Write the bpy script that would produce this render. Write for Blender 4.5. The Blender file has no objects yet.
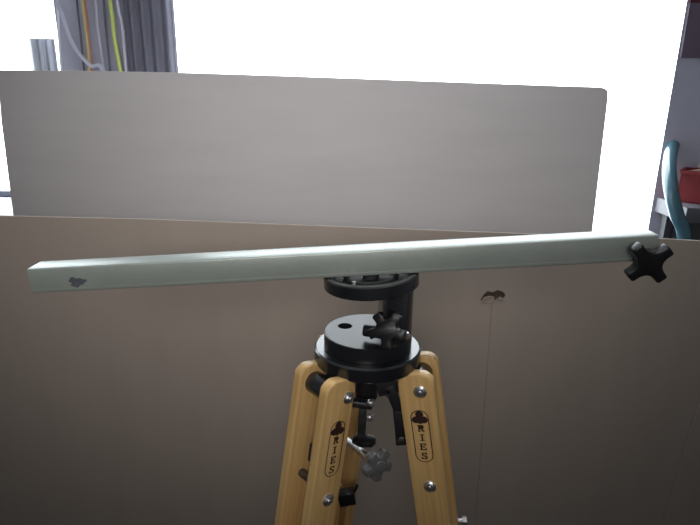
import bpy, bmesh, math, random
from mathutils import Vector, Matrix
random.seed(7)
R = math.radians
# ---------------------------------------------------------------- camera, sky, light, exposure
SC = bpy.context.scene
CAM = Vector((0, 0, 1.6)); F = 570.0
cd = bpy.data.cameras.new('camera'); cd.sensor_width = 36; cd.lens = F/700*36; cd.clip_start = .02
cam = bpy.data.objects.new('camera', cd); SC.collection.objects.link(cam)
CR = (Matrix.Rotation(R(90-17), 3, 'X') @ Matrix.Rotation(R(0.8), 3, 'Z'))
cam.location = CAM; cam.rotation_euler = CR.to_euler(); SC.camera = cam
W = bpy.data.worlds.new('overcast_sky'); SC.world = W; W.use_nodes = True
bg = W.node_tree.nodes['Background']; bg.inputs[0].default_value = (.90, .96, 1.0, 1); bg.inputs[1].default_value = 7.5
SC.view_settings.view_transform = 'Standard'; SC.view_settings.look = 'None'
SC.view_settings.gamma = 1; SC.view_settings.use_curve_mapping = False
SC.view_settings.exposure = 0.1

def area(name, loc, rot, sx, sy, power, color=(1, 1, 1), portal=False):
    l = bpy.data.lights.new(name, 'AREA'); l.shape = 'RECTANGLE'; l.size = sx; l.size_y = sy
    l.energy = power; l.color = color
    o = bpy.data.objects.new(name, l); o.location = loc; o.rotation_euler = rot; SC.collection.objects.link(o)
    if portal: l.cycles.is_portal = True
    return o

def at(px, py, Y):
    """point of the vertical plane y = Y that lies behind photograph pixel (px, py)"""
    d = CR @ Vector(((px-350)/F, -(py-262.5)/F, -1))
    return CAM + d*(Y/d.y)
def atz(px, py, z):
    d = CR @ Vector(((px-350)/F, -(py-262.5)/F, -1))
    return CAM + d*((z-CAM.z)/d.z)

# room sizes
XL, XR, YB, YF, ZC = -2.9, 2.6, 3.2, -1.9, 2.9
W1L, W1R = at(176, 35, YB).x, at(666.5, 120, YB).x          # right-hand window
W2L, W2R = -2.75, at(57.5, 35, YB).x                      # left-hand window
WZ0, WZ1 = at(5, 203, YB).z, 2.72
WB = {W1L: at(620, 246, YB).z, W2L: WZ0}                  # sill heights of the two windows
for n_, a, b in (('window_portal', W1L, W1R), ('window_portal', W2L, W2R)):
    area(n_, ((a+b)/2, YB+.19, (WB[a]+WZ1)/2), (R(-90), 0, 0), b-a+.3, WZ1-WB[a]+.2, 1, portal=True)
# soft unseen fill light added behind the camera, aimed at the tripod head
lp = Vector((-.22, -.95, 2.0)); ld = Vector((-.20, 1.3, 1.56))-lp
fill = area('front_fill_light', lp, ld.to_track_quat('-Z', 'Y').to_euler(), .9, .55, 2.3, (1.0, .96, .93))
fill.data.spread = R(54)  # narrow spread makes the added light fall off down the boards
# unseen fill light added above the tripod to whiten the bar's top face
area('top_fill_light', (.05, .86, 2.45), (0, 0, 0), 1.0, .3, 8.0, (.95, .98, 1.0))

# ---------------------------------------------------------------- helpers
WORLD = {}
def obj(name, bm, m, parent=None, smooth=False, bevel=0, seg=2, center=None):
    """link a bmesh given in world coordinates as one object; origin at its own centre"""
    bmesh.ops.recalc_face_normals(bm, faces=bm.faces)
    if center is None:
        vs = [v.co for v in bm.verts]
        lo = Vector([min(v[i] for v in vs) for i in range(3)]); hi = Vector([max(v[i] for v in vs) for i in range(3)])
        center = (lo+hi)/2
    bmesh.ops.translate(bm, verts=bm.verts, vec=-center)
    me = bpy.data.meshes.new(name); bm.to_mesh(me); bm.free()
    for k in (m if isinstance(m, (list, tuple)) else [m]): me.materials.append(k)
    o = bpy.data.objects.new(name, me); SC.collection.objects.link(o)
    if smooth:
        for p in me.polygons: p.use_smooth = True
        mod = o.modifiers.new('split', 'EDGE_SPLIT'); mod.split_angle = R(38)
    if bevel:
        b = o.modifiers.new('bevel', 'BEVEL'); b.width = bevel; b.segments = seg; b.limit_method = 'ANGLE'; b.angle_limit = R(35)
        for p in me.polygons: p.use_smooth = True
        if smooth:
            o.modifiers.move(1, 0)
        else:
            mod = o.modifiers.new('split', 'EDGE_SPLIT'); mod.split_angle = R(38)
    if parent is not None:
        o.parent = parent; o.location = center-WORLD[parent.name]
    else: o.location = center
    WORLD[o.name] = center.copy()
    return o
def tag(o, label=None, cat=None, group=None, kind=None):
    if label: o['label'] = label
    if cat: o['category'] = cat
    if group: o['group'] = group
    if kind: o['kind'] = kind
    return o
def thing(name, label, cat, loc, group=None):
    o = bpy.data.objects.new(name, None); o.empty_display_size = .05; SC.collection.objects.link(o)
    o.location = loc; WORLD[o.name] = Vector(loc)
    return tag(o, label, cat, group)
def struct(name, bm, m, parent=None, **k):
    o = obj(name, bm, m, parent, **k)
    if parent is None: o['kind'] = 'structure'
    return o
def B(): return bmesh.new()
def box(bm, lo, hi, M=None):
    lo, hi = Vector(lo), Vector(hi)
    c = (lo+hi)/2; s = hi-lo
    r = bmesh.ops.create_cube(bm, size=1, matrix=Matrix.Translation(c) @ Matrix.Diagonal((s.x, s.y, s.z, 1)))
    if M is not None: bmesh.ops.transform(bm, matrix=M, verts=r['verts'])
    return bm
def frame(o, z, x=None):
    """4x4 with local z along z"""
    z = Vector(z).normalized()
    x = Vector(x) if x is not None else (Vector((1, 0, 0)) if abs(z.x) < .9 else Vector((0, 1, 0)))
    y = z.cross(x).normalized(); x = y.cross(z)
    return Matrix(((x.x, y.x, z.x, o[0]), (x.y, y.y, z.y, o[1]), (x.z, y.z, z.z, o[2]), (0, 0, 0, 1)))
def cyl(bm, a, b, r, r2=None, n=24):
    a, b = Vector(a), Vector(b); L = (b-a).length
    bmesh.ops.create_cone(bm, cap_ends=True, segments=n, radius1=r, radius2=r if r2 is None else r2, depth=L,
                          matrix=frame((a+b)/2, b-a))
    return bm
def lathe(bm, prof, M, n=48):
    """closed profile [(r, z)...] revolved about local z"""
    rings = []
    for k in range(n):
        a = 2*math.pi*k/n
        rings.append([bm.verts.new(M @ Vector((r*math.cos(a), r*math.sin(a), z))) for r, z in prof])
    m = len(prof)
    for k in range(n):
        A, C = rings[k], rings[(k+1) % n]
        for i in range(m):
            j = (i+1) % m
            if prof[i][0] < 1e-7 and prof[j][0] < 1e-7: continue
            try: bm.faces.new((A[i], A[j], C[j], C[i]))
            except ValueError: pass
    bmesh.ops.remove_doubles(bm, verts=bm.verts, dist=1e-6)
    return bm
def prism(bm, pts, h, M):
    """2-D polygon extruded from local z = 0 to h"""
    b = [bm.verts.new(M @ Vector((x, y, 0))) for x, y in pts]
    t = [bm.verts.new(M @ Vector((x, y, h))) for x, y in pts]
    bm.faces.new(b[::-1]); bm.faces.new(t)
    n = len(pts)
    for i in range(n): bm.faces.new((b[i], b[(i+1) % n], t[(i+1) % n], t[i]))
    return bm
def slab(bm, pts, vec):
    """polygon of 3-D points extruded by vec"""
    vec = Vector(vec)
    b = [bm.verts.new(p) for p in pts]; t = [bm.verts.new(Vector(p)+vec) for p in pts]
    bm.faces.new(b[::-1]); bm.faces.new(t); n = len(pts)
    for i in range(n): bm.faces.new((b[i], b[(i+1) % n], t[(i+1) % n], t[i]))
    return bm
def spline(pts, k=8):
    P = [Vector(p) for p in pts]; P = [P[0]*2-P[1]]+P+[P[-1]*2-P[-2]]; out = []
    for i in range(1, len(P)-2):
        for j in range(k):
            t = j/k
            out.append(.5*((2*P[i])+(-P[i-1]+P[i+1])*t+(2*P[i-1]-5*P[i]+4*P[i+1]-P[i+2])*t*t+(-P[i-1]+3*P[i]-3*P[i+1]+P[i+2])*t**3))
    out.append(P[-2]); return out
def tube(bm, pts, r, n=10, k=8):
    path = spline(pts, k) if k else [Vector(p) for p in pts]
    rings = []
    ref = None
    for i, p in enumerate(path):
        d = (path[min(i+1, len(path)-1)]-path[max(i-1, 0)]).normalized()
        if ref is None: ref = Vector((1, 0, 0)) if abs(d.x) < .8 else Vector((0, 1, 0))
        y = d.cross(ref).normalized(); ref = y.cross(d)
        rings.append([bm.verts.new(p+r*(math.cos(2*math.pi*q/n)*ref+math.sin(2*math.pi*q/n)*y)) for q in range(n)])
    for a, c in zip(rings, rings[1:]):
        for q in range(n): bm.faces.new((a[q], a[(q+1) % n], c[(q+1) % n], c[q]))
    bm.faces.new(rings[0][::-1]); bm.faces.new(rings[-1])
    return bm
def boolean(target, cutter):
    mod = target.modifiers.new('cut', 'BOOLEAN'); mod.object = cutter; mod.solver = 'EXACT'; mod.operation = 'DIFFERENCE'
    bpy.context.view_layer.update()
    dg = bpy.context.evaluated_depsgraph_get()
    me = bpy.data.meshes.new_from_object(target.evaluated_get(dg))
    target.modifiers.remove(mod); target.data = me
    bpy.data.objects.remove(cutter, do_unlink=True)

# ---------------------------------------------------------------- materials
def mat(name, col, rough=.5, metal=0, noise=0, scale=8, bump=0, bscale=60, stretch=(1, 1, 1), spec=.5, col2=None, coat=0):
    m = bpy.data.materials.new(name); m.use_nodes = True
    nt = m.node_tree; p = nt.nodes['Principled BSDF']
    p.inputs['Base Color'].default_value = (*col, 1); p.inputs['Roughness'].default_value = rough
    p.inputs['Metallic'].default_value = metal; p.inputs['Specular IOR Level'].default_value = spec
    p.inputs['Coat Weight'].default_value = coat
    tc = nt.nodes.new('ShaderNodeTexCoord'); mp = nt.nodes.new('ShaderNodeMapping'); mp.inputs['Scale'].default_value = stretch
    nt.links.new(tc.outputs['Object'], mp.inputs[0])
    if noise or col2:
        n = nt.nodes.new('ShaderNodeTexNoise'); n.inputs['Scale'].default_value = scale; n.inputs['Detail'].default_value = 5
        nt.links.new(mp.outputs[0], n.inputs['Vector'])
        r = nt.nodes.new('ShaderNodeValToRGB')
        r.color_ramp.elements[0].position = .3; r.color_ramp.elements[1].position = .7
        c2 = col2 or tuple(c*(1-noise) for c in col)
        r.color_ramp.elements[0].color = (*c2, 1); r.color_ramp.elements[1].color = (*col, 1)
        nt.links.new(n.outputs['Fac'], r.inputs[0]); nt.links.new(r.outputs[0], p.inputs['Base Color'])
    if bump:
        n2 = nt.nodes.new('ShaderNodeTexNoise'); n2.inputs['Scale'].default_value = bscale; n2.inputs['Detail'].default_value = 3
        nt.links.new(mp.outputs[0], n2.inputs['Vector'])
        b = nt.nodes.new('ShaderNodeBump'); b.inputs['Strength'].default_value = bump; b.inputs['Distance'].default_value = .002
        nt.links.new(n2.outputs['Fac'], b.inputs['Height']); nt.links.new(b.outputs[0], p.inputs['Normal'])
    return m
M = {}
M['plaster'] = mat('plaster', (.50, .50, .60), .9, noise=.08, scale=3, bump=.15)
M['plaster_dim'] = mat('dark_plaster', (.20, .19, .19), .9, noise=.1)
M['ceiling'] = mat('ceiling_paint', (.32, .32, .33), .9, noise=.04)
M['concrete'] = mat('concrete_floor', (.035, .032, .03), .8, noise=.25, scale=4, bump=.3)
M['frame_grey'] = mat('window_frame_grey', (.16, .17, .20), .5)
M['sill'] = mat('white_sill', (.80, .80, .82), .45)
M['card_back'] = mat('cardboard_glare_pale', (.68, .645, .65), .82, noise=.06, scale=2.5, bump=.12, bscale=30, stretch=(1, 1, 6), spec=.3)  # window glare is put into this colour, paler than the cardboard itself
M['card_front'] = mat('cardboard_brown', (.385, .325, .28), .85, noise=.05, scale=2.2, bump=.15, bscale=30, stretch=(6, 1, 1), spec=.3)
M['card_torn'] = mat('cardboard_torn', (.62, .50, .42), .95, noise=.3, scale=90)
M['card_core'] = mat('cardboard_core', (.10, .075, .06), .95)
M['black'] = mat('black_anodised', (.012, .013, .016), .25, noise=.3, scale=20, spec=1.0)
M['black_dull'] = mat('black_anodised_dull', (.012, .013, .017), .36, noise=.3, scale=20, spec=.5)
M['black_satin'] = mat('black_satin', (.014, .014, .017), .42)
M['black_plastic'] = mat('black_plastic', (.010, .010, .012), .34, spec=.4)
M['grey_plastic'] = mat('dark_grey_plastic', (.13, .13, .135), .35)
M['steel'] = mat('steel', (.80, .80, .82), .32, metal=1)
M['dark_steel'] = mat('dark_steel', (.20, .20, .21), .38, metal=1, noise=.4, scale=60)
M['print'] = mat('burnt_print', (.035, .012, .010), .6)
M['teal'] = mat('teal_gloss', (.055, .13, .165), .16, coat=.4)
M['red'] = mat('red_plastic', (.20, .014, .018), .6)
M['bench'] = mat('bench_grey', (.13, .13, .15), .5, noise=.1)
M['bench_dark'] = mat('bench_dark', (.05, .052, .06), .6)
M['cabinet'] = mat('plum_grey_paint', (.13, .10, .14), .7)
M['maroon'] = mat('maroon_card', (.08, .015, .03), .95)
M['offcut'] = mat('pale_wood', (.45, .36, .28), .7, noise=.25, scale=30)
M['curtain'] = mat('grey_cloth', (.20, .20, .25), .8, noise=.1, scale=10)
M['pale_sheet'] = mat('pale_plastic', (.62, .66, .72), .3)
M['rubber'] = mat('rubber', (.02, .02, .022), .7)
for k, c in dict(lilac=(.62, .62, .74), white=(.85, .86, .92), orange=(.55, .22, .14), yellow=(.62, .55, .22), grey=(.50, .51, .60), lime=(.66, .76, .20), dark=(.10, .10, .13)).items():
    M['cable_'+k] = mat('cable_'+k, c, .4)

def wood():
    m = mat('maple_wood', (.66, .44, .20), .42, coat=.25); nt = m.node_tree; p = nt.nodes['Principled BSDF']
    tc = nt.nodes.new('ShaderNodeTexCoord'); mp = nt.nodes.new('ShaderNodeMapping'); mp.inputs['Scale'].default_value = (60, 60, 3)
    n = nt.nodes.new('ShaderNodeTexNoise'); n.inputs['Scale'].default_value = 1.5; n.inputs['Detail'].default_value = 6
    r = nt.nodes.new('ShaderNodeValToRGB'); r.color_ramp.elements[0].position = .3; r.color_ramp.elements[1].position = .75
    r.color_ramp.elements[0].color = (.60, .36, .13, 1); r.color_ramp.elements[1].color = (.84, .57, .245, 1)
    nt.links.new(tc.outputs['Object'], mp.inputs[0]); nt.links.new(mp.outputs[0], n.inputs['Vector'])
    nt.links.new(n.outputs['Fac'], r.inputs[0]); nt.links.new(r.outputs[0], p.inputs['Base Color'])
    return m
M['wood'] = wood()
def bar_mat():
    m = mat('grey_green_coating', (.34, .38, .35), .35, metal=.25, spec=.9, noise=.12, scale=25, bump=.1, bscale=200); return m
M['bar'] = bar_mat()
M['stain'] = mat('blue_black_smudge', (.11, .12, .145), .6, noise=.5, scale=120)
def glass():
    m = bpy.data.materials.new('window_glass'); m.use_nodes = True; nt = m.node_tree; nt.nodes.clear()
    out = nt.nodes.new('ShaderNodeOutputMaterial'); mx = nt.nodes.new('ShaderNodeMixShader')
    t = nt.nodes.new('ShaderNodeBsdfTransparent'); g = nt.nodes.new('ShaderNodeBsdfGlossy'); g.inputs['Roughness'].default_value = .02
    mx.inputs[0].default_value = .06
    t.inputs[0].default_value = (.97, .98, .98, 1)
    nt.links.new(t.outputs[0], mx.inputs[1]); nt.links.new(g.outputs[0], mx.inputs[2])
    nt.links.new(mx.outputs[0], out.inputs[0]); return m
M['glass'] = glass()

# ---------------------------------------------------------------- room shell
T = .2
struct('floor', box(B(), (XL-T, YF-T, -.1), (XR+T, YB+T, 0)), M['concrete'])
struct('ceiling', box(B(), (XL-T, YF-T, ZC), (XR+T, YB+T, ZC+.1)), M['ceiling'])
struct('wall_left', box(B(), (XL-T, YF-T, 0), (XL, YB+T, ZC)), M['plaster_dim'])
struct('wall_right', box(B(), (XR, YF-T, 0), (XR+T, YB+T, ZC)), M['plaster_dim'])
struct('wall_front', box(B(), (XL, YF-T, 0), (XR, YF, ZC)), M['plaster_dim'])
wb = B()
def splay(a, b, sa, sb, z0, z1):      # wall piece whose reveal is splayed outwards
    slab(wb, [Vector((a, YB, z0)), Vector((b, YB, z0)), Vector((b-sb, YB+.18, z0)), Vector((a+sa, YB+.18, z0))], (0, 0, z1-z0))
splay(XL, XR, 0, 0, WZ1, ZC)
splay(XL, W2L, 0, .10, WZ0, WZ1); splay(W2R, W1L, .10, .12, WZ0, WZ1); splay(W1R, XR, .17, 0, WB[W1L], WZ1)
splay(XL, (W2R+W1L)/2, 0, 0, 0, WZ0); splay((W2R+W1L)/2, XR, 0, 0, 0, WB[W1L])
splay((W2R+W1L)/2, W1L, 0, .10, WB[W1L], WZ0)
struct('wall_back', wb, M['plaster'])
def window(name, a, b, z0, t=.05, rail=.0):
    w = B(); y0, y1 = YB+.181, YB+.22; a -= .14; b += .22
    box(w, (a, y0, z0-.05), (a+t, y1, WZ1+.05)); box(w, (b-t, y0, z0-.05), (b, y1, WZ1+.05))
    box(w, (a+t, y0, z0-.05), (b-t, y1, z0+rail)); box(w, (a+t, y0, WZ1), (b-t, y1, WZ1+.05))
    o = struct(name, w, M['frame_grey'])
    obj('pane', box(B(), (a+t, YB+.198, z0+rail), (b-t, YB+.202, WZ1)), M['glass'], o)
    return o
window('window_1', W2L, W2R, WZ0, rail=.035); window('window_2', W1L, W1R, WB[W1L], rail=-.03)
struct('trim_1', box(B(), (W2L-.05, YB-.36, WZ0-.035), (W2R, YB-.0005, WZ0)), M['sill'], bevel=.006)

# ---------------------------------------------------------------- cardboard sheets
# rear sheet, leaning slightly back
YR = 2.05
def lean(px, py): return at(px, py, YR)
tp = [(-3, 70), (60, 70.5), (178, 72.5), (300, 76.5), (450, 82), (560, 86), (600, 87.2), (605, 88.3), (608, 91), (608.3, 96)]
pts = [lean(x, y) for x, y in tp]
br = lean(592, 235); bl = lean(13, 215); tl = lean(1, 120)
def down(p, q):   # continue the line p -> q to the floor
    t = (0-p.z)/(q.z-p.z); return p+(q-p)*t
pts += [br, down(pts[-1], br), down(tl, bl), bl, tl]
# shift the foot forward so the sheet leans away from the camera at its top
for p in pts: p.y = YR-.12*(1.6-p.z)/1.6*0
bm = slab(B(), pts, (0, .007, 0))
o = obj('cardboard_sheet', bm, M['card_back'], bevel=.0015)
tag(o, 'grey-brown cardboard sheet, paled with painted-in window glare, standing at the back, its whole top edge against the bright window', 'cardboard', 'cardboard sheets standing behind the tripod')
# front sheet
YC = 1.30
e = [at(-170, 211, YC), at(0, 216, YC), at(150, 219.5, YC), at(330, 226.5, YC), at(500, 233, YC), at(655, 238.5, YC), at(700, 241, YC), at(880, 248, YC)]
poly = e+[Vector((e[-1].x, YC, 0)), Vector((e[0].x, YC, 0))]
bm = slab(B(), poly, (0, .008, 0))
front = obj('cardboard_sheet', bm, [M['card_front'], M['card_core']])
tag(front, 'brown cardboard sheet right behind the tripod, creased, with a small torn hole', 'cardboard', 'cardboard sheets standing behind the tripod')
def groove(p, q, w=.004, d=.0022):
    p, q = Vector(p), Vector(q); dr = (q-p).normalized(); s = dr.cross(Vector((0, 1, 0))).normalized()*w
    b = B(); y = Vector((0, -.003, 0)); A = [p-s+y, p+s+y, p+Vector((0, d, 0))]; C = [q-s+y, q+s+y, q+Vector((0, d, 0))]
    va = [b.verts.new(v) for v in A]; vc = [b.verts.new(v) for v in C]
    b.faces.new(va); b.faces.new(vc[::-1])
    for i in range(3): b.faces.new((va[i], va[(i+1) % 3], vc[(i+1) % 3], vc[i]))
    return obj('cutter', b, M['card_front'])
boolean(front, groove(at(492, 306, YC), at(468, 620, YC), .003, .0016))
boolean(front, groove(at(716, 345, YC), at(625, 645, YC), .004, .0025))
hole = [(480.5, 300.5), (484, 295), (488, 291.5), (493, 293), (498, 290.5), (503, 292), (506, 295.5), (504, 299), (499, 298.5), (495, 301), (489, 303), (484, 303)]
hb = slab(B(), [at(x, y, YC-.004) for x, y in hole], (0, .0095, 0))
boolean(front, obj('cutter', hb, M['card_core']))
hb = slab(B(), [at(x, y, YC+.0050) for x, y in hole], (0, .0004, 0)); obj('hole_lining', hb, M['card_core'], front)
fl = B(); Y0 = YC-.001
slab(fl, [at(481, 302, Y0), at(484, 297.5, Y0-.004), at(490, 296, Y0-.006), at(494, 297, Y0-.005), at(494.5, 300.5, Y0-.002), at(489, 303.5, Y0)], (0, .0015, 0))
slab(fl, [at(497, 300, Y0), at(500, 296.5, Y0-.004), at(504, 299, Y0-.002)], (0, .0015, 0))
tag(obj('torn_flap', fl, M['card_torn'], front), 'lighter torn paper flap at the hole')

# ---------------------------------------------------------------- tripod
P = at(368, 330.5, .80); AX, AY, Z0 = P.x, P.y, P.z       # platform top centre
tri = thing('tripod', 'wooden surveying tripod with black metal head, RIES lettering on its legs', 'tripod', (AX, AY, 0))
UP = Vector((0, 0, 1))
def loc(x, y, z): return Vector((AX+x, AY+y, Z0+z))
# flange (top plate) with hub beneath
fl = B(); z1 = -.0235
lathe(fl, [(0, z1), (.0785, z1), (.0815, z1-.0025), (.0815, z1-.021), (.079, z1-.0235), (.030, z1-.0235), (0, z1-.0235)], Matrix.Translation(loc(0, 0, 0)), 72)
obj('top_plate', fl, M['black'], tri, smooth=True)
hub = B(); lathe(hub, [(0, -.0465), (.034, -.0465), (.032, -.055), (.0185, -.066), (.0175, -.112), (.014, -.118), (0, -.118)], Matrix.Translation(loc(0, 0, 0)), 40)
obj('hub', hub, M['black_satin'], tri, smooth=True)
TH = R(9.6)
legs = []
def poly_slat():
    w = .0262; pts = []
    for a in range(0, 181, 15):
        x = math.cos(R(a)); y = math.sin(R(a))
        pts.append((w*max(-1, min(1, x*1.12)), -.002-.0255*min(1, y*1.10)))
    return [(w, .62)]+pts+[(-w, .62)]
TREFOIL = []
def circle(cx, cy, r, n=14): return [(cx+r*math.cos(2*math.pi*i/n), cy+r*math.sin(2*math.pi*i/n)) for i in range(n)]
# slab-serif capitals drawn in a 1 x 1.3 box, y upwards
LET = {
 'R': [[(0, 0), (.42, 0), (.42, .16), (.32, .16), (.32, .52), (.45, .52), (.66, .0), (1, 0), (1, .16), (.90, .16), (.72, .58), (.90, .72), (.94, .95), (.86, 1.18), (.66, 1.3), (0, 1.3), (0, 1.14), (.10, 1.14), (.10, .16), (0, .16)]],
 'I': [[(.2, 0), (.8, 0), (.8, .17), (.62, .17), (.62, 1.13), (.8, 1.13), (.8, 1.3), (.2, 1.3), (.2, 1.13), (.38, 1.13), (.38, .17), (.2, .17)]],
 'E': [[(0, 0), (.95, 0), (.95, .42), (.80, .42), (.76, .18), (.34, .18), (.34, .57), (.52, .57), (.55, .44), (.68, .44), (.68, .88), (.55, .88), (.52, .74), (.34, .74), (.34, 1.12), (.74, 1.12), (.78, .92), (.93, .92), (.93, 1.3), (0, 1.3), (0, 1.14), (.10, 1.14), (.10, .16), (0, .16)]],
 'S': [[(.05, 0), (.20, 0), (.26, .07), (.5, -.02), (.80, .06), (.95, .28), (.92, .52), (.72, .70), (.42, .80), (.30, .93), (.36, 1.08), (.52, 1.14), (.68, 1.06), (.76, .88), (.90, .88), (.90, 1.3), (.76, 1.3), (.70, 1.24), (.48, 1.32), (.20, 1.24), (.06, 1.02), (.12, .78), (.34, .60), (.62, .48), (.68, .32), (.60, .18), (.46, .14), (.30, .22), (.20, .44), (.05, .44)]],
}
def slat(name, base, out, n, d, w, marks, side):
    """side = +1: outer face looks along +n"""
    Mx = Matrix(((w.x, d.x, n.x, base.x), (w.y, d.y, n.y, base.y), (w.z, d.z, n.z, base.z), (0, 0, 0, 1)))
    th = .0185
    bm = prism(B(), poly_slat(), th, Mx @ Matrix.Translation((0, 0, -th/2)))
    # object axes follow the leg so the grain runs along it
    c = base.copy(); bmesh.ops.transform(bm, matrix=Mx.inverted(), verts=bm.verts)
    o = obj(name, bm, M['wood'], None, bevel=.0028, seg=3, center=Vector((0, 0, 0)))
    g = Mx @ Matrix.Rotation(R(-90), 4, 'X')
    o.data.transform(Matrix.Rotation(R(90), 4, 'X'))
    o.matrix_world = g; o.parent = tri
    o.matrix_parent_inverse = Matrix.Identity(4)
    o.location = base-WORLD[tri.name]
    return o, Mx
SL = {}
def sub(name, bm, m, slatobj, Mx, **k):
    """sub-part of a slat, given in world coordinates"""
    o = obj(name, bm, m, None, center=Vector((0, 0, 0)), **k)
    mw = Matrix.Translation(Mx.translation) @ (Mx @ Matrix.Rotation(R(-90), 4, 'X')).to_3x3().to_4x4()
    o.parent = slatobj; o.data.transform(mw.inverted())
    return o
def screw(bm_steel, c, n, r=.0098):
    lathe(bm_steel, [(0, .0075), (.003, .0074), (.0032, .0052), (r*.62, .0050), (r*.78, .0035), (r, .0022), (r, 0), (0, 0)], frame(c, n), 24)
def build_leg(out2, R0, marks, zt=-.040):
    out = Vector((out2[0], out2[1], 0)).normalized(); n = Vector((-out.y, out.x, 0))
    if n.y > 0: n = -n
    d = out*math.sin(TH)-UP*math.cos(TH); w = out*math.cos(TH)+UP*math.sin(TH)
    if w.cross(d).dot(n) < 0: wv = -w
    else: wv = w
    piv = loc(0, 0, zt-.028)+out*(R0+.004)
    gap = .032
    for s in (1, -1):
        base = piv+n*gap*s
        o, Mx = slat('leg_slat', base, out, n, d, wv, marks, s)
        face = Mx @ Matrix.Translation((0, 0, .0093*s))
        # bolt heads on the outer face
        for (bw, bd) in ((marks.get('bw', 0), .0), (marks.get('bw2', 0), .160)):
            bb = B(); screw(bb, base+wv*bw+d*bd+n*s*.0090, n*s)
            tag(sub('bolt', bb, M['steel'], o, Mx, smooth=True), 'steel bolt head')
        if s == 1 and marks.get('print'):
            # local frame for print: x right, y up seen from the outer face
            x = (-d).cross(n).normalized()
            F0 = Matrix(((x.x, -d.x, n.x, 0), (x.y, -d.y, n.y, 0), (x.z, -d.z, n.z, 0), (0, 0, 0, 1)))
            cpos = base+d*marks['lab']+n*.00915+x*marks['ox']
            F0.translation = cpos; F0 = F0 @ Matrix.Diagonal((1.18, 1.10, 1, 1))
            h = .00035
            # outline: stadium ring, 22 x 78 mm
            a_, L_ = .0115, .0285
            def stad(r):
                return [(r*math.cos(R(t)), L_+r*math.sin(R(t))) for t in range(0, 181, 15)]+[(r*math.cos(R(t)), -L_+r*math.sin(R(t))) for t in range(180, 361, 15)]
            bm = B(); O, I = stad(a_), stad(a_-.0013)
            vo = [bm.verts.new(F0 @ Vector((p[0], p[1], h))) for p in O]; vi = [bm.verts.new(F0 @ Vector((p[0], p[1], h))) for p in I]
            for i in range(len(O)): j = (i+1) % len(O); bm.faces.new((vo[i], vo[j], vi[j], vi[i]))
            sub('label_outline', bm, M['print'], o, Mx)
            bm = B()
            for q, (cx, cy) in enumerate(((0, .0335), (-.0050, .0255), (.0050, .0255))):
                prism(bm, circle(cx, cy, .0052), h+.00002*q, F0)
            prism(bm, [(-.0012, .029), (.0012, .029), (.0024, .0195), (-.0024, .0195)], h+.00008, F0)
            sub('trefoil_emblem', bm, M['print'], o, Mx)
            for k, ch in enumerate('RIES'):
                bm = B()
                for pl in LET[ch]:
                    prism(bm, [((px_-.5)*.0088, (py_)*.0078+.0075-k*.0142) for px_, py_ in pl], h, F0)
                if ch == 'R':
                    pass
                sub('letter', bm, M['print'], o, Mx)
    # hinge tube
    hb = B(); cyl(hb, piv-n*(gap-.0092), piv+n*(gap-.0092), .0165, n=32)
    obj('hinge_tube', hb, M['black'], tri, smooth=True)
    lug = B(); a = loc(0, 0, -.050)+out*.02; s_ = n*.012
    slab(lug, [a-s_+UP*.006, a-s_-UP*.016, piv-s_-UP*.010-out*.010, piv-s_+UP*.012-out*.010], s_*2)
    obj('lug', lug, M['black_satin'], tri, bevel=.002)
    # telescoping inner leg down to a steel spike
    L1 = (piv.z)/math.cos(TH)
    b0 = piv+d*.30; b1 = piv+d*(L1-.05)
    lb = B(); ww = wv*.020; nn = n*.0125
    slab(lb, [b0-ww-nn, b0+ww-nn, b0+ww+nn, b0-ww+nn], b1-b0)
    lo = obj('lower_leg', lb, M['wood'], tri, bevel=.002)
    sp = B(); cyl(sp, b1-d*.02, b1+d*.012, .014, .012); cyl(sp, b1+d*.012, b1+d*.048, .010, .002)
    obj('foot_spike', sp, M['dark_steel'], lo, smooth=True)
    # cross block between the slats near their lower end
    cb = B(); c = piv+d*.58; slab(cb, [c-ww*1.1-n*(gap-.0095), c+ww*1.1-n*(gap-.0095), c+ww*1.1+n*(gap-.0095), c-ww*1.1+n*(gap-.0095)], d*.03)
    obj('leg_clamp', cb, M['black_satin'], tri, bevel=.002)
    return piv, out, n, d, wv
LEFT = build_leg((-.77, -.637), .081, dict(print=1, ox=.003, bw=-.014, bw2=-.004, lab=.078))
RIGHT = build_leg((.968, -.25), .079, dict(print=1, ox=.000, bw=-.006, bw2=-.002, lab=.074), -.041)
BACK = build_leg((-.42, .91), .080, dict())

# spreader link on the right leg: black bar with bolt
def bar2(bm, a, b, w, t):
    a, b = Vector(a), Vector(b); d = (b-a).normalized(); y = Vector((0, 1, 0)); s = d.cross(y).normalized()*w/2; y = y*t/2
    slab(bm, [a-s-y, a+s-y, a+s+y, a-s+y], b-a)
    return bm
lk = B(); Yk = AY-.035
bar2(lk, at(386, 378, Yk), at(390, 392, Yk), .034, .016)
bar2(lk, at(389, 386, Yk-.006), at(400.5, 414, Yk-.006), .016, .007)
bar2(lk, at(399.5, 410, Yk-.009), at(402.5, 444, Yk-.009), .020, .008)
link = obj('spreader_link', lk, M['black_satin'], tri, bevel=.0015)
for (x, y, r) in ((402, 440.5, .0075), (387.5, 393, .0035)):
    s = B(); screw(s, at(x, y, Yk-.0150), (0, -1, 0), r); tag(obj('bolt', s, M['dark_steel'], link, smooth=True), 'dark steel bolt head')

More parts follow.
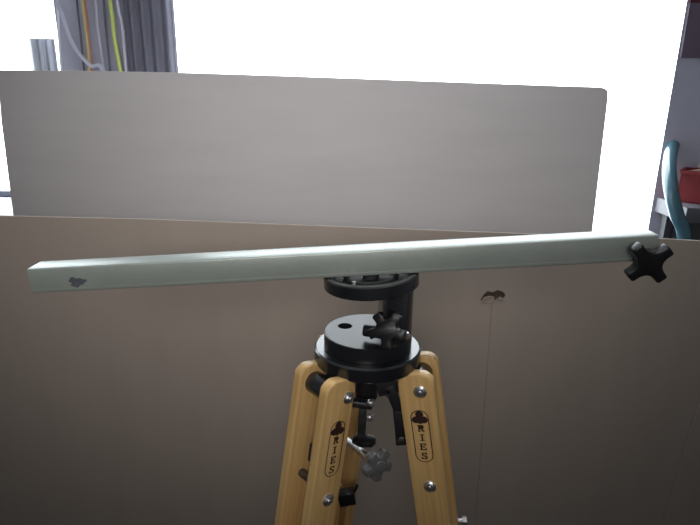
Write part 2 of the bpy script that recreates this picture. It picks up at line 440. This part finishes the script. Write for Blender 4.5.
# small clamp hanging at the centre column
cl = B(); Yc = AY-.045
bar2(cl, at(363.5, 401, Yc), at(361, 438, Yc), .0125, .010)
bar2(cl, at(352, 402, Yc), at(372, 405, Yc), .010, .014)
clamp = obj('centre_clamp', cl, M['dark_steel'], tri, bevel=.0015)
kb = B(); kc = at(364, 440, Yc-.004)
prism(kb, [(-.019, -.003), (-.007, -.010), (.012, -.009), (.018, -.002), (.016, .006), (.003, .010), (-.014, .007)], .010, frame(kc-Vector((0, 0, .005)), (.1, -.25, 1)))
obj('wing_knob', kb, M['black_plastic'], clamp, bevel=.0015)
for x, y in ((371, 402.5), (370, 417)):
    s = B(); screw(s, at(x, y, Yc-.004), (.5, -.8, .3), .0060); cyl(s, at(x, y, Yc-.003), at(x, y, Yc+.012)+Vector((-.006, 0, 0)), .003, n=12)
    tag(obj('bolt', s, M['steel'], clamp, smooth=True), 'small steel bolt head')

def star(n, ro, ri, hw, rot=0, sub_=5, flat=True):
    """star-knob outline: n arms with blunt ends of half-width hw, scooped between"""
    pts = []; da = 2*math.pi/n
    for k in range(n):
        a = rot+k*da; e_ = Vector((math.cos(a), math.sin(a))); f_ = Vector((-math.sin(a), math.cos(a)))
        pts += [tuple(e_*(ro-.0015)-f_*hw), tuple(e_*ro-f_*hw*.6), tuple(e_*ro+f_*hw*.6), tuple(e_*(ro-.0015)+f_*hw)]
        p0 = e_*(ro-.0015)+f_*hw; a2 = a+da; e2 = Vector((math.cos(a2), math.sin(a2))); f2 = Vector((-math.sin(a2), math.cos(a2)))
        p1 = e2*(ro-.0015)-f2*hw; am = a+da/2; mid = Vector((math.cos(am), math.sin(am)))*ri
        ctl = mid*2-(p0+p1)/2
        for i in range(1, sub_+1):
            t = i/(sub_+1); q = p0*(1-t)**2+ctl*2*t*(1-t)+p1*t*t; pts.append(tuple(q))
    return pts
# leg-lock handle: steel rod with five-arm knob
rd = B(); ra = at(344, 438, AY-.015); rb = at(375, 463, AY-.085); ax = (rb-ra).normalized()
cyl(rd, ra, rb, .0058, n=20)
rod = obj('lock_rod', rd, M['steel'], tri, smooth=True)
kb = B(); prism(kb, star(5, .0240, .0140, .0072, R(50)), .014, frame(rb-ax*.002, ax)); cyl(kb, rb-ax*.006, rb+ax*.014, .0105, .009, n=20)
tag(obj('star_knob', kb, M['grey_plastic'], rod, bevel=.0018), 'dark five-arm star knob')
# fittings inside the left leg and on the back leg
piv, out, n, d, wv = LEFT
bk = B(); c = piv+d*.085; slab(bk, [c-wv*.018-n*.0, c+wv*.012-n*.0, c+wv*.012+n*.022, c-wv*.018+n*.022], d*.030)
obj('brace_block', bk, M['black_satin'], tri, bevel=.003)
bk = B(); c = piv+d*.150-wv*.0; cyl(bk, c-n*.0228, c+n*.0228, .0065, n=20); obj('cross_pin', bk, M['dark_steel'], tri, smooth=True)
piv, out, n, d, wv = BACK
bk = B(); c = at(346, 497, (piv+d*.19).y-.055)
sl = .034
F2 = frame(c, d)
box(bk, (-.013, -.010, -.012), (.016, .010, .012), Matrix.Translation(c) @ Matrix.Rotation(R(-12), 4, 'Y'))
cyl(bk, c+Vector((.014, 0, .010)), c+Vector((.020, 0, .026)), .003, n=10)
obj('strap_clip', bk, M['black_plastic'], tri, bevel=.002)
piv, out, n, d, wv = RIGHT
# wing bolt sticking out on the right
wbm = B(); c = at(462, 521, (piv-n*.03).y); cyl(wbm, c-Vector((.022, 0, 0)), c+Vector((.004, 0, 0)), .005, n=14); cyl(wbm, c, c+Vector((.007, 0, 0)), .009, n=6)
obj('hex_bolt', wbm, M['steel'], tri, smooth=True)

TILTDEG = 4.05
# ---------------------------------------------------------------- tilting head on the tripod
head = thing('tilt_head', 'black metal tilt head with an upper ring, post and star knob, on the tripod top', 'tripod head', loc(0, 0, -.0234))
pl = B(); lathe(pl, [(0, 0), (.0655, 0), (.0668, -.0012), (.0668, -.0230), (.066, -.0234), (0, -.0234)], Matrix.Translation(loc(0, 0, 0)), 72)
plat = obj('lower_disc', pl, M['black_dull'], head, smooth=True)
hc = atz(345, 326, Z0)
cb = B(); cyl(cb, hc+UP*.004, hc-UP*.012, .0112, n=32); cut = obj('cutter', cb, M['black']); boolean(plat, cut)
# upper ring, tilted with the bar
UZ = at(369, 271.6, .80).z - Z0
TILT = R(TILTDEG)
RU = Matrix.Translation(loc(.002, 0, UZ)) @ Matrix.Rotation(-TILT, 4, 'Y')
ru = B(); lathe(ru, [(.0570, -.0195), (.0570, -.0015), (.0590, 0), (.0685, 0), (.0705, -.0020), (.0705, -.0185), (.069, -.0200)], RU, 72)
obj('upper_ring', ru, M['black'], head, smooth=True)
rf = B(); lathe(rf, [(0, -.009), (.0568, -.009), (.0568, -.0195), (0, -.0195)], RU, 60); obj('ring_floor', rf, M['rubber'], head, smooth=True)
# inner raised track and a small screw seen inside the ring
ri = B(); lathe(ri, [(.036, -.0089), (.036, -.004), (.041, -.004), (.041, -.0091)], RU, 60); lathe(ri, [(0, -.0091), (.012, -.0091), (.012, 0), (0, 0)], RU, 32)
rt = obj('bearing_track', ri, M['rubber'], head, smooth=True)
s = B(); screw(s, RU @ Vector((-.025, -.040, -.0079)), RU.to_3x3() @ UP, .0028); tag(obj('screw', s, M['steel'], rt, smooth=True), 'tiny bright screw head')
# post: a sector of the disc's rim on the right
zt = UZ-.019
pp = []
for t in range(-74, 75, 4): pp.append((.0660*math.cos(R(t+2)), .0660*math.sin(R(t+2))))
pp = [p for p in pp if p[0] > .0185]
xs = .018
poly = [(xs, pp[0][1])]+pp+[(xs, pp[-1][1])]
ps = B(); prism(ps, poly, zt+.0014, Matrix.Translation(loc(0, 0, -.0004)))
for v in ps.verts:      # follow the tilt of the ring at the top
    if v.co.z > Z0+.01: v.co.z += (v.co.x-AX)*math.tan(TILT)
post = obj('post', ps, M['black'], head, bevel=.0015, smooth=True)
# left-pointing stub and star knob in front of the post
stub = B(); a = at(364, 330, AY-.030); b = at(384, 333, AY-.040); 
cyl(stub, a, b, .0090, n=28)
knob_ax = Vector((-.30, -.86, .25)).normalized()
kc = at(388, 329, AY-.062)
stb = obj('tilt_bolt', stub, M['black_satin'], head, smooth=True, bevel=.001)
kb = B(); cyl(kb, kc-knob_ax*.020, kc+knob_ax*.004, .011, .010, n=24)
prism(kb, star(5, .0265, .0150, .0075, R(126)), .016, frame(kc-knob_ax*.004, knob_ax))
tag(obj('star_knob', kb, M['black_plastic'], head, bevel=.002), 'black five-arm star knob')
sc = B(); screw(sc, at(406, 335.5, AY-.052), (.45, -.8, .4), .0055)
tag(obj('screw', sc, M['steel'], head, smooth=True), 'bright steel screw')

# ---------------------------------------------------------------- long bar
SB = .041; HB = .0375
pL = at(32, 292, AY-SB/2); pR = at(656, 263.5, AY-SB/2)
mid = RU @ Vector((0, 0, .0004))
ux = (pR-pL).normalized()
ux = (RU.to_3x3() @ Vector((1, 0, 0)))
TB = math.atan2(pR.z-pL.z, pR.x-pL.x)
BM = Matrix.Translation(mid) @ Matrix.Rotation(-TILT, 4, 'Y')
xl = (pL-mid).dot(ux); xr = (pR-mid).dot(ux)
print('bar tilt wanted', math.degrees(TB), 'z', pL.z, (mid+ux*xl).z, pR.z, (mid+ux*xr).z, 'len', xr-xl)
bb = B(); r_ = .0025
prof = []
for cx, cy, a0 in ((SB/2-r_, HB-r_, 0), (-SB/2+r_, HB-r_, 90), (-SB/2+r_, r_, 180), (SB/2-r_, r_, 270)):
    for t in (0, 30, 60, 90): prof.append((cx+r_*math.cos(R(a0+t)), cy+r_*math.sin(R(a0+t))))
ring = []
def sec(x, inset):
    k = 1-inset*2/HB
    return [bb.verts.new(BM @ Vector((x, y*(1-inset*2/SB), HB/2+(z-HB/2)*k))) for y, z in prof]
R4 = [sec(xl+.012, .0025), sec(xl, .0025), sec(xl, 0), sec(xr, 0), sec(xr, .0025), sec(xr-.012, .0025)]
for a, c in zip(R4, R4[1:]):
    for i in range(len(prof)): bb.faces.new((a[i], a[(i+1) % len(prof)], c[(i+1) % len(prof)], c[i]))
bb.faces.new(R4[0][::-1]); bb.faces.new(R4[-1])
bar = obj('metal_bar', bb, M['bar'], smooth=True)
tag(bar, 'long grey-green rectangular metal bar lying across the black tripod head', 'bar')
# seam ridge low on the front face
sr = B(); box(sr, (xl+.004, -SB/2-.0005, .0050), (xr-.004, -SB/2+.001, .0058), BM); obj('seam', sr, M['bar'], bar)
# smudge by the left end
pts = []
cs = at(77, 282, AY-SB/2); lc = BM.inverted() @ cs
for i in range(20):
    a = 2*math.pi*i/20; rr = 1+.22*math.sin(a*3+1)+.15*math.sin(a*7)
    pts.append((lc.x+.0120*rr*math.cos(a), lc.z+.0072*rr*math.sin(a)))
sm = B(); slab(sm, [BM @ Vector((x, -SB/2-.0003, z)) for x, z in pts], (0, .0006, 0))
tag(obj('smudge', sm, M['stain'], bar), 'dark blue-black smudge near the left end')

# star knob at the right end
kc = at(647.5, 261.8, AY-SB/2-.020); kax = Vector((-.06, -1, -.10)).normalized()
kn = thing('clamping_knob', 'black four-arm star knob bolted through the right end of the bar', 'knob', kc)
kb = B(); FK = frame(kc-kax*.006, kax, x=Vector((1, 0, 0)))
prism(kb, star(4, .0325, .0170, .0080, R(43), 9), .017, FK)
cyl(kb, kc-kax*.012, kc-kax*.0058, .0165, .0165, n=32)
obj('grip', kb, M['black_plastic'], kn, bevel=.0025, seg=3)
kb = B(); cyl(kb, kc-kax*.010, Vector((kc.x, AY-SB/2-.0002, kc.z)), .0050, n=16); obj('shank', kb, M['steel'], kn, smooth=True)

# ---------------------------------------------------------------- things by the windows: cables on the pier
YP = YB-.03
rail = thing('cable_rail', 'dark steel rail high on the wall between the windows, carrying the cables', 'rail', (W2R+.3, YB, 2.67))
rr = B(); cyl(rr, (W2R-.02, YP, 2.67), (W1L+.02, YP, 2.67), .008, n=14); rl = obj('rod', rr, M['dark_steel'], rail, smooth=True)
for x in (W2R+.04, W1L-.04):
    rr = B(); box(rr, (x-.01, YP-.012, 2.65), (x+.01, YB, 2.69)); obj('bracket', rr, M['dark_steel'], rail, bevel=.002)
def cable(px, r, m, label, grp='cables hanging between the windows', dy=0):
    Y = YP-.012-r-dy
    p = [at(x, y, Y) for x, y in px]
    top = p[0].copy(); top.z = 2.6925; top.x += (p[0].x-p[1].x)*.6
    loop = [top+Vector((0, .03+r+dy, .004)), top]
    end = p[-1]+(p[-1]-p[-2]).normalized()*.10; e2 = end.copy(); e2.z = .9
    o = obj('cable', tube(B(), loop+p+[end, e2], r, 8, 6), M[m], smooth=True)
    return tag(o, label, 'cable', grp)
cable([(53, -12), (57, 4), (62, 14), (70, 38), (80, 55), (91, 66)], .0105, 'cable_lilac', 'thick pale silver cable sweeping down to the right from the left window', dy=.030)
cable([(56, -6), (59, 38), (61.5, 72)], .006, 'cable_white', 'white cable hanging straight along the edge of the left window')
cable([(76, -5), (80, 30), (84, 72)], .005, 'cable_dark', 'thin dark cable left of the orange one')
cable([(83, -5), (86, 16), (91.5, 68)], .0085, 'cable_orange', 'orange-brown cable hanging between the windows')
cable([(81.5, -5), (84.5, 20), (88, 50), (89, 72)], .006, 'cable_yellow', 'dull yellow cable twisted beside the orange one', dy=.018)
cable([(95, -5), (98, 30), (103.6, 70)], .0085, 'cable_grey', 'light grey cable between the orange and the lime green ones')
cable([(103, -5), (106, 30), (110, 70)], .006, 'cable_dark', 'thin dark cable just left of the lime green one')
cable([(109.5, -5), (112.5, 18), (114.4, 38), (120.4, 70)], .0105, 'cable_lime', 'lime green cable, the brightest hanging between the windows')
cable([(116.5, -5), (122, 24), (126, 70)], .0085, 'cable_lilac', 'lilac-grey cable just right of the lime green one')
# pleated cloth right of the cables
cu = B(); xa, xb = at(128, 35, YP).x, at(175, 35, YP).x; N = 60; fr = []; bkv = []
for i in range(N+1):
    t = i/N; x = xa+(xb-xa)*t; y = YP-.03+.016*math.sin(t*math.pi*2*4.3)+.005*math.sin(t*31)
    fr.append([bm_v for bm_v in (cu.verts.new((x, y, .75)), cu.verts.new((x, y+.004*math.sin(t*9), 2.675)))])
    bkv.append([cu.verts.new((x, y+.004, .75)), cu.verts.new((x, y+.004+.004*math.sin(t*9), 2.675))])
for i in range(N):
    cu.faces.new((fr[i][0], fr[i+1][0], fr[i+1][1], fr[i][1])); cu.faces.new((bkv[i][0], bkv[i][1], bkv[i+1][1], bkv[i+1][0]))
    cu.faces.new((fr[i][1], fr[i+1][1], bkv[i+1][1], bkv[i][1])); cu.faces.new((fr[i][0], bkv[i][0], bkv[i+1][0], fr[i+1][0]))
for i in (0, N): cu.faces.new((fr[i][0], fr[i][1], bkv[i][1], bkv[i][0]))
tag(obj('curtain', cu, M['curtain'], smooth=True), 'grey pleated cloth hanging right of the cables, beside the wide window', 'curtain')
# pale ribbed sheet in the left window, and two blind cords
YS = YB+.035
x0, x1 = at(30, 55, YS).x, at(57, 55, YS).x; zt_ = at(43, 38.5, YS).z
sh = B(); N = 28; A = []
for i in range(N+1):
    t = i/N; x = x0+(x1-x0)*t; y = YS+.008*math.cos(t*math.pi*2*3.5)
    A.append([sh.verts.new((x, y, WZ0)), sh.verts.new((x, y, zt_)), sh.verts.new((x, y+.003, zt_)), sh.verts.new((x, y+.003, WZ0))])
for a, c in zip(A, A[1:]):
    for i in range(4): sh.faces.new((a[i], c[i], c[(i+1) % 4], a[(i+1) % 4]))
sh.faces.new(A[0]); sh.faces.new(A[-1][::-1])
tag(obj('ribbed_sheet', sh, M['pale_sheet'], smooth=True), 'pale ribbed plastic sheet standing upright on the sill of the left window', 'plastic sheet')
for (xa_, xb_, lab) in ((32.5, 38, 'thin grey cord hanging in the left window, the left one of two'), (37.5, 42, 'thin grey cord hanging in the left window, the right one of two')):
    p = at(xb_, 40, YS-.016); q = at(xa_, 0, YS-.016); t = (2.715-p.z)/(q.z-p.z); q = p+(q-p)*t
    c = B(); tube(c, [q, p, Vector((p.x, p.y, WZ0))], .0022, 8, 1)
    tag(obj('blind_cord', c, M['cable_grey'], smooth=True), lab, 'cord', 'blind cords in the left window')

# ---------------------------------------------------------------- corner on the right: bench, crate, tube, cabinet
y0 = 2.885; zb = at(690, 208, y0).z; bx0 = W1R+.015
bench = thing('workbench', 'grey workbench in the far right corner under the red crate', 'workbench', ((bx0+XR)/2, (y0+YB)/2, 0))
yb1 = YB-.30
obj('bench_top', box(B(), (bx0, y0, zb-.080), (XR-.01, YB-.012, zb)), M['bench'], bench, bevel=.002)
obj('bench_front', box(B(), (bx0+.02, y0+.012, zb-.30), (XR-.02, y0+.03, zb-.0805)), M['bench_dark'], bench, bevel=.002)
for x in (bx0+.03, XR-.08):
    for y in (y0+.04, YB-.09): obj('leg', box(B(), (x, y, 0), (x+.05, y+.05, zb-.0805)), M['bench_dark'], bench, bevel=.002)
# red crate
c0 = at(675, 207.5, 3.055); zc = zb+.0003
ang = R(-37); CM = Matrix.Translation((c0.x+.0, c0.y, zc)) @ Matrix.Rotation(ang, 4, 'Z')
cw, cdp, ch = .27, .15, at(672.5, 170, c0.y).z-zc
crate = thing('crate', 'red plastic crate of wood scraps on the grey workbench', 'crate', CM @ Vector((cw/2, cdp/2, 0)))
cr = B(); t = .006
box(cr, (0, 0, 0), (cw, cdp, t), CM); box(cr, (0, 0, 0), (cw, t, ch), CM); box(cr, (0, cdp-t, 0), (cw, cdp, ch), CM)
box(cr, (0, 0, 0), (t, cdp, ch), CM); box(cr, (cw-t, 0, 0), (cw, cdp, ch), CM)
obj('body', cr, M['red'], crate)
rm = B(); e_ = .008
box(rm, (-e_, -e_, ch-.018), (cw+e_, 0, ch+.002), CM); box(rm, (-e_, cdp, ch-.018), (cw+e_, cdp+e_, ch+.002), CM)
box(rm, (-e_, 0, ch-.018), (0, cdp, ch+.002), CM); box(rm, (cw, 0, ch-.018), (cw+e_, cdp, ch+.002), CM)
obj('rim', rm, M['red'], crate, bevel=.002)
labs = ['pale wood scrap sticking up nearest the left end of the red crate', 'longer pale wood scrap lying on top inside the red crate', 'short pale wood scrap deep in the red crate', 'pale wood scrap at the back of the red crate']
for i, (x, y, z, L, a, b) in enumerate(((.07, .05, ch-.004, .11, 15, -14), (.15, .085, ch+.010, .17, 8, 9), (.20, .05, ch-.045, .10, -10, 0), (.13, .12, ch-.020, .16, 5, -6))):
    sc = B(); MM = CM @ Matrix.Translation((x, y, z)) @ Matrix.Rotation(R(a), 4, 'Z') @ Matrix.Rotation(R(b), 4, 'Y')
    box(sc, (-L/2, -.014, -.009), (L/2, .014, .009), MM)
    tag(obj('wood_scrap', sc, M['offcut'], bevel=.002), labs[i], 'wood scrap', 'wood scraps in the red crate')
# teal bent tube by the window edge
p = [at(673, 146, 3.19), at(670.5, 157, 3.09), at(669.5, 173, 2.95), at(671.5, 192, 2.86), at(677, 215, 2.84), at(685, 240, 2.84)]
tb = tube(B(), p+[Vector((p[-1].x+.10, p[-1].y, .45)), Vector((p[-1].x+.12, p[-1].y, .005))], .034, 24, 8)
tag(obj('bent_tube', tb, M['teal'], smooth=True), 'glossy teal tube curving down beside the right edge of the wide window', 'tube')
# wall cabinet above
zc0 = at(690, 58, YB).z; zc1 = at(692, 3, YB).z; cx0 = W1R+.012
cab = thing('notice_board', 'bare plum-grey board on the wall right of the wide window', 'board', ((cx0+XR)/2, YB, zc0))
obj('panel', box(B(), (cx0, YB-.012, zc0), (XR-.02, YB-.001, zc1)), M['cabinet'], cab, bevel=.002)
tag(obj('top_rail', box(B(), (cx0, YB-.015, zc1), (XR-.02, YB-.001, zc1+.05)), M['maroon'], cab, bevel=.002), 'maroon rail along the top')
